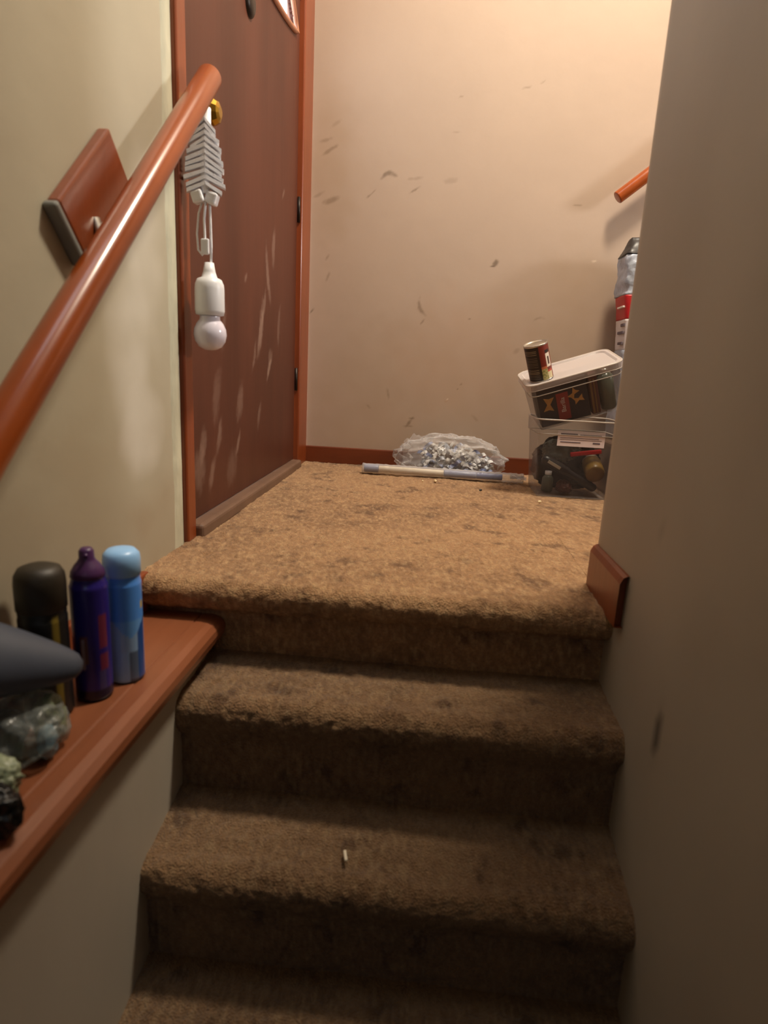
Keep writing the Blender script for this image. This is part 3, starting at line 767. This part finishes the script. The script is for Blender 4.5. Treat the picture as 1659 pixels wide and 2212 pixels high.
# upper bin, tilted : local frame along the lid
tl = math.atan2(0.109, 0.323)
mu = Matrix.Translation((0.322, 2.168, 0.376)) @ Matrix.Rotation(-tl, 4, 'Y') @ Matrix.Rotation(0.24, 4, 'X')
def ub_empty(name, label, cat, group=None):
    e = empty(name, (0, 0, 0), label, cat, group); e.matrix_world = mu; return e
ub = ub_empty('storage_bin', 'shallow clear plastic box with lid, tilted on top of the taller bin', 'storage bin', 'stacked clear storage bins')
UW, UD, UH = 0.325, 0.195, 0.165
shells('bin_body', [(0.020, 0.014, UW-0.040, UD-0.028, 0.010, -UH), (0.017, 0.012, UW-0.034, UD-0.024, 0.011, -UH+0.008), (0.008, 0.006, UW-0.016, UD-0.012, 0.016, -0.012), (0.003, 0.002, UW-0.006, UD-0.004, 0.03, -0.010), (0.002, 0.001, UW-0.004, UD-0.002, 0.03, 0.0)], M['bin'], ub)
lidm = shells('lid', [(-0.004, -0.006, UW+0.008, UD+0.012, 0.034, -0.014), (-0.004, -0.006, UW+0.008, UD+0.012, 0.034, 0.004), (0.001, -0.001, UW-0.002, UD+0.002, 0.032, 0.008), (0.010, 0.008, UW-0.020, UD-0.016, 0.028, 0.008), (0.016, 0.014, UW-0.032, UD-0.028, 0.024, 0.003)], M['lid'], ub, False, True)
for (z, ins, r) in ((0.006, -0.002, 0.0030), (-0.014, -0.004, 0.0014)):
    pts = [(ins+a, ins-0.002+b_, z) for a, b_ in rrect(UW-2*ins, UD-2*ins+0.004, 0.034)]; pts.append(pts[0])
    tube('lid_rim', pts, r, M['rim'], lidm, 8, False)
pts = [(0.004+a, 0.003+b_, -0.036) for a, b_ in rrect(UW-0.008, UD-0.006, 0.03)]; pts.append(pts[0])
tube('rim_step', pts, 0.0016, M['rim'], ub, 8, False)
# pasta carton inside the upper bin
pb = ub_empty('pasta_box', 'black pasta carton with bow tie pasta and red panel inside the tilted box', 'carton')
box('carton', (0.027, 0.021, -0.160), (0.200, 0.062, -0.010), M['pastabox'], pb, 0.002, 1)
box('red_panel', (0.090, 0.0195, -0.150), (0.132, 0.0208, -0.052), M['redprint'], pb)
def bow(x, z, s, rot):
    v = []; 
    prof = [(-1, -0.75), (-0.8, 0), (-1, 0.75), (0, 0.22), (1, 0.75), (0.82, 0), (1, -0.75), (0, -0.22)]
    c, sn = math.cos(rot), math.sin(rot)
    for y in (0.0192, 0.0208):
        for a, b_ in prof: v.append((x + s*(a*c-b_*sn), y, z + s*(a*sn+b_*c)))
    n = len(prof); f = [(0, 1, 2, 3, 7), (3, 4, 5, 6, 7), tuple(range(n, 2*n))[::-1]]
    for i in range(n): f.append((i, (i+1) % n, n+(i+1) % n, n+i))
    pymesh('pasta_bow', v, f, M['pasta'], pb)
bow(0.062, -0.082, 0.024, 1.45); bow(0.150, -0.066, 0.018, 0.9); bow(0.166, -0.090, 0.017, 0.25)
cu = bpy.data.curves.new('lettering', 'FONT'); cu.body = 'Barilla'; cu.size = 0.022; cu.align_x = 'CENTER'; cu.align_y = 'CENTER'
tx0 = bpy.data.objects.new('lettering', cu); COL.objects.link(tx0)
bpy.context.view_layer.update()
tme = bpy.data.meshes.new_from_object(tx0.evaluated_get(bpy.context.evaluated_depsgraph_get()))
bpy.data.objects.remove(tx0)
tme.transform(Matrix.Translation((0.111, 0.0190, -0.095)) @ Matrix.Rotation(PI/2, 4, 'X') @ Matrix.Rotation(PI/2, 4, 'Z'))
tme.materials.clear()
link('lettering', tme, M['whiteink'], pb)
g = ub_empty('glass_bottle', 'dark glass bottle standing right of the pasta carton in the tilted box', 'bottle')
lathe('bottle_body', [(0, -0.162), (0.024, -0.162), (0.027, -0.156), (0.027, -0.045), (0.012, -0.030), (0, -0.030)], M['greenglass'], g, 24, Matrix.Translation((0.272, 0.055, 0)))
o = lathe('bottle_cap', [(0.012, -0.0295), (0.014, -0.028), (0.014, -0.018), (0, -0.017)], M['steel'], g, 20, Matrix.Translation((0.272, 0.055, 0)))
g = ub_empty('spice_carton', 'dark carton with yellowish stripes beside the pasta carton in the tilted box', 'carton')
box('carton', (0.206, 0.022, -0.160), (0.236, 0.070, -0.012), M['maroon'], g, 0.002, 1)
box('stripe', (0.210, 0.0208, -0.156), (0.216, 0.0218, -0.034), M['amber'], g); box('stripe', (0.222, 0.0208, -0.156), (0.226, 0.0218, -0.034), M['amber'], g)
g = tag(box('dark_book', (0.032, 0.086, -0.160), (0.285, 0.165, -0.022), M['charcoal'], None, 0.003, 1, mu), 'dark flat case filling the back of the tilted box', 'case')

# food tin on the lid
tm = mu @ Matrix.Translation((0.061, 0.060, 0.0045))
tin = empty('food_tin', (0, 0, 0), 'food tin with dark red printed label, standing on the tilted lid', 'tin'); tin.matrix_world = tm
TR, TH = 0.0405, 0.128
def tincol(a, r, z):
    an = (math.degrees(a) + 360) % 360     # 270 faces the viewer
    if 185 < an < 268:
        c = srgb(34, 24, 22)
        line = (z*1000) % 6.0
        w = 0.5+0.5*math.sin(z*900)
        if line < 1.5 and an < 258 and 0.008 < z < 0.112: c = srgb(150, 138, 112) if (0.03 < z < 0.05 or z > 0.09) else srgb(96, 88, 76)
        return c
    c = srgb(120, 44, 28)
    if 268 <= an < 300:
        if z < 0.042:
            n = noise.noise(Vector((an*0.15, z*160, 0)))
            c = srgb(176, 164, 110) if n > -0.1 else srgb(126, 130, 70)
        elif z < 0.05: c = srgb(190, 110, 70)
    if 300 <= an < 330:
        if 0.045 < z < 0.092: c = srgb(226, 216, 200)
        if 0.054 < z < 0.08 and 308 < an < 320: c = srgb(70, 40, 30)
        if 0.095 < z < 0.105: c = srgb(40, 30, 26)
        if z < 0.036: c = srgb(190, 70, 54)
        if z < 0.028: c = srgb(214, 200, 160)
    return c
prof = [(TR, 0.004 + (TH-0.010)*i/70) for i in range(71)]
lathe('label', prof, M['canlabel'], tin, 120, None, True, tincol)
lathe('tin_body', [(0, 0.001), (TR-0.002, 0.001), (TR-0.001, 0), (TR+0.0008, 0.001), (TR+0.0008, 0.0035), (TR-0.0006, 0.005), (TR-0.0006, TH-0.007), (TR+0.0008, TH-0.005), (TR+0.001, TH-0.001), (TR-0.001, TH), (TR-0.003, TH-0.004), (TR-0.008, TH-0.005), (TR-0.010, TH-0.004), (0, TH-0.004)], M['steel'], tin, 64)

# ---------------------------------------------------------------- tall printed bag standing on the first upper step
pbag = empty('pet_food_bag', (0.82, 2.55, 0.19), 'tall silver bag with black folded top and red prints behind the tilted box', 'bag')
def bagsec(z0, z1, x0, x0t, m, name, n=18, lab=None, amp=0.006, pinch=1.0):
    v, f = [], []
    k = 32
    for j in range(n+1):
        t = j/n; z = z0 + (z1-z0)*t; xl = x0 + (x0t-x0)*t
        th = 0.075*(1 - (1-pinch)*t)
        for i in range(k):
            a = 2*PI*i/k; ca, sa = math.cos(a), math.sin(a)
            ex = abs(ca)**0.22*(1 if ca > 0 else -1); ey = abs(sa)**0.22*(1 if sa > 0 else -1)
            p = Vector((xl + 0.028 + 0.11 + 0.11*ex, 2.545 + th*ey, z))
            dd = amp*fbm(p, 22, 6.0, 3)
            v.append(p + Vector((ca, sa, 0))*dd)
    for j in range(n):
        for i in range(k):
            l = (i+1) % k; f.append((j*k+i, j*k+l, (j+1)*k+l, (j+1)*k+i))
    f.append(tuple(range(k))[::-1]); f.append(tuple(n*k+i for i in range(k)))
    o = pymesh(name, v, f, m, None, True); hang(o, pbag)
    if lab: o['label'] = lab
    return o
bagsec(0.192, 0.535, 0.690, 0.682, M['silver'], 'bag_base')
bagsec(0.536, 0.648, 0.684, 0.676, mat('white_print', srgb(214, 206, 204), 0.4), 'white_panel', lab='white lettered panel', amp=0.002)
for (z, w_) in ((0.628, 0.04), (0.600, 0.07), (0.560, 0.05)):
    o = box('print_mark', (0.7005, 2.482, z-0.005), (0.707, 2.482+w_, z+0.005), M['ink'], None, 0.001); hang(o, pbag)
bagsec(0.649, 0.735, 0.676, 0.662, M['red'], 'red_panel', lab='red printed band', amp=0.002)
o = box('print_mark', (0.690, 2.484, 0.690), (0.699, 2.56, 0.697), M['whiteink'], None, 0.001); hang(o, pbag)
bagsec(0.736, 0.880, 0.662, 0.655, M['silver'], 'silver_panel', lab='crinkled silver grey panel', amp=0.012)
bagsec(0.881, 0.945, 0.652, 0.676, M['black'], 'folded_top', lab='black folded top', pinch=0.25)

# ---------------------------------------------------------------- crumbs
def crumb(loc, sx, sy, sz, label, rot=0.0, m='crumb'):
    bm = bmesh.new(); bmesh.ops.create_icosphere(bm, subdivisions=2, radius=1)
    for v in bm.verts:
        k = 1 + 0.35*noise.noise(v.co*1.7 + Vector(loc)*50)
        v.co = Vector((v.co.x*sx*k, v.co.y*sy*k, v.co.z*sz*k))
    bm.transform(Matrix.Rotation(rot, 4, 'Z'))
    me = bpy.data.meshes.new('crumb'); bm.to_mesh(me); bm.free()
    o = link('crumb' if m == 'crumb' else 'debris', me, M[m]); o.location = loc
    return tag(o, label, 'crumb', 'crumbs on the carpet')
crumb((0.029, 2.345, 0.005), 0.006, 0.008, 0.006, 'cream crumb on the carpet in front of the wrapped rod')
crumb((0.385, 2.076, 0.004), 0.007, 0.004, 0.004, 'cream crumb on the carpet in front of the taller bin')
crumb((-0.02, 2.33, 0.004), 0.004, 0.004, 0.004, 'tiny pale crumb just left of the bigger cream crumb by the rod')
crumb((0.195, 2.22, 0.004), 0.006, 0.004, 0.004, 'dark bit of debris on the carpet left of the taller bin', 0.4, 'black')
o = tag(box('paper_scrap', (-0.0025, -0.011, -0.002), (0.0025, 0.011, 0.002), M['cream'], None, 0.001, 1, Matrix.Translation((-0.094, 0.842, -0.3625)) @ Matrix.Rotation(0.25, 4, 'Z')), 'thin white scrap lying on the second step down', 'scrap')
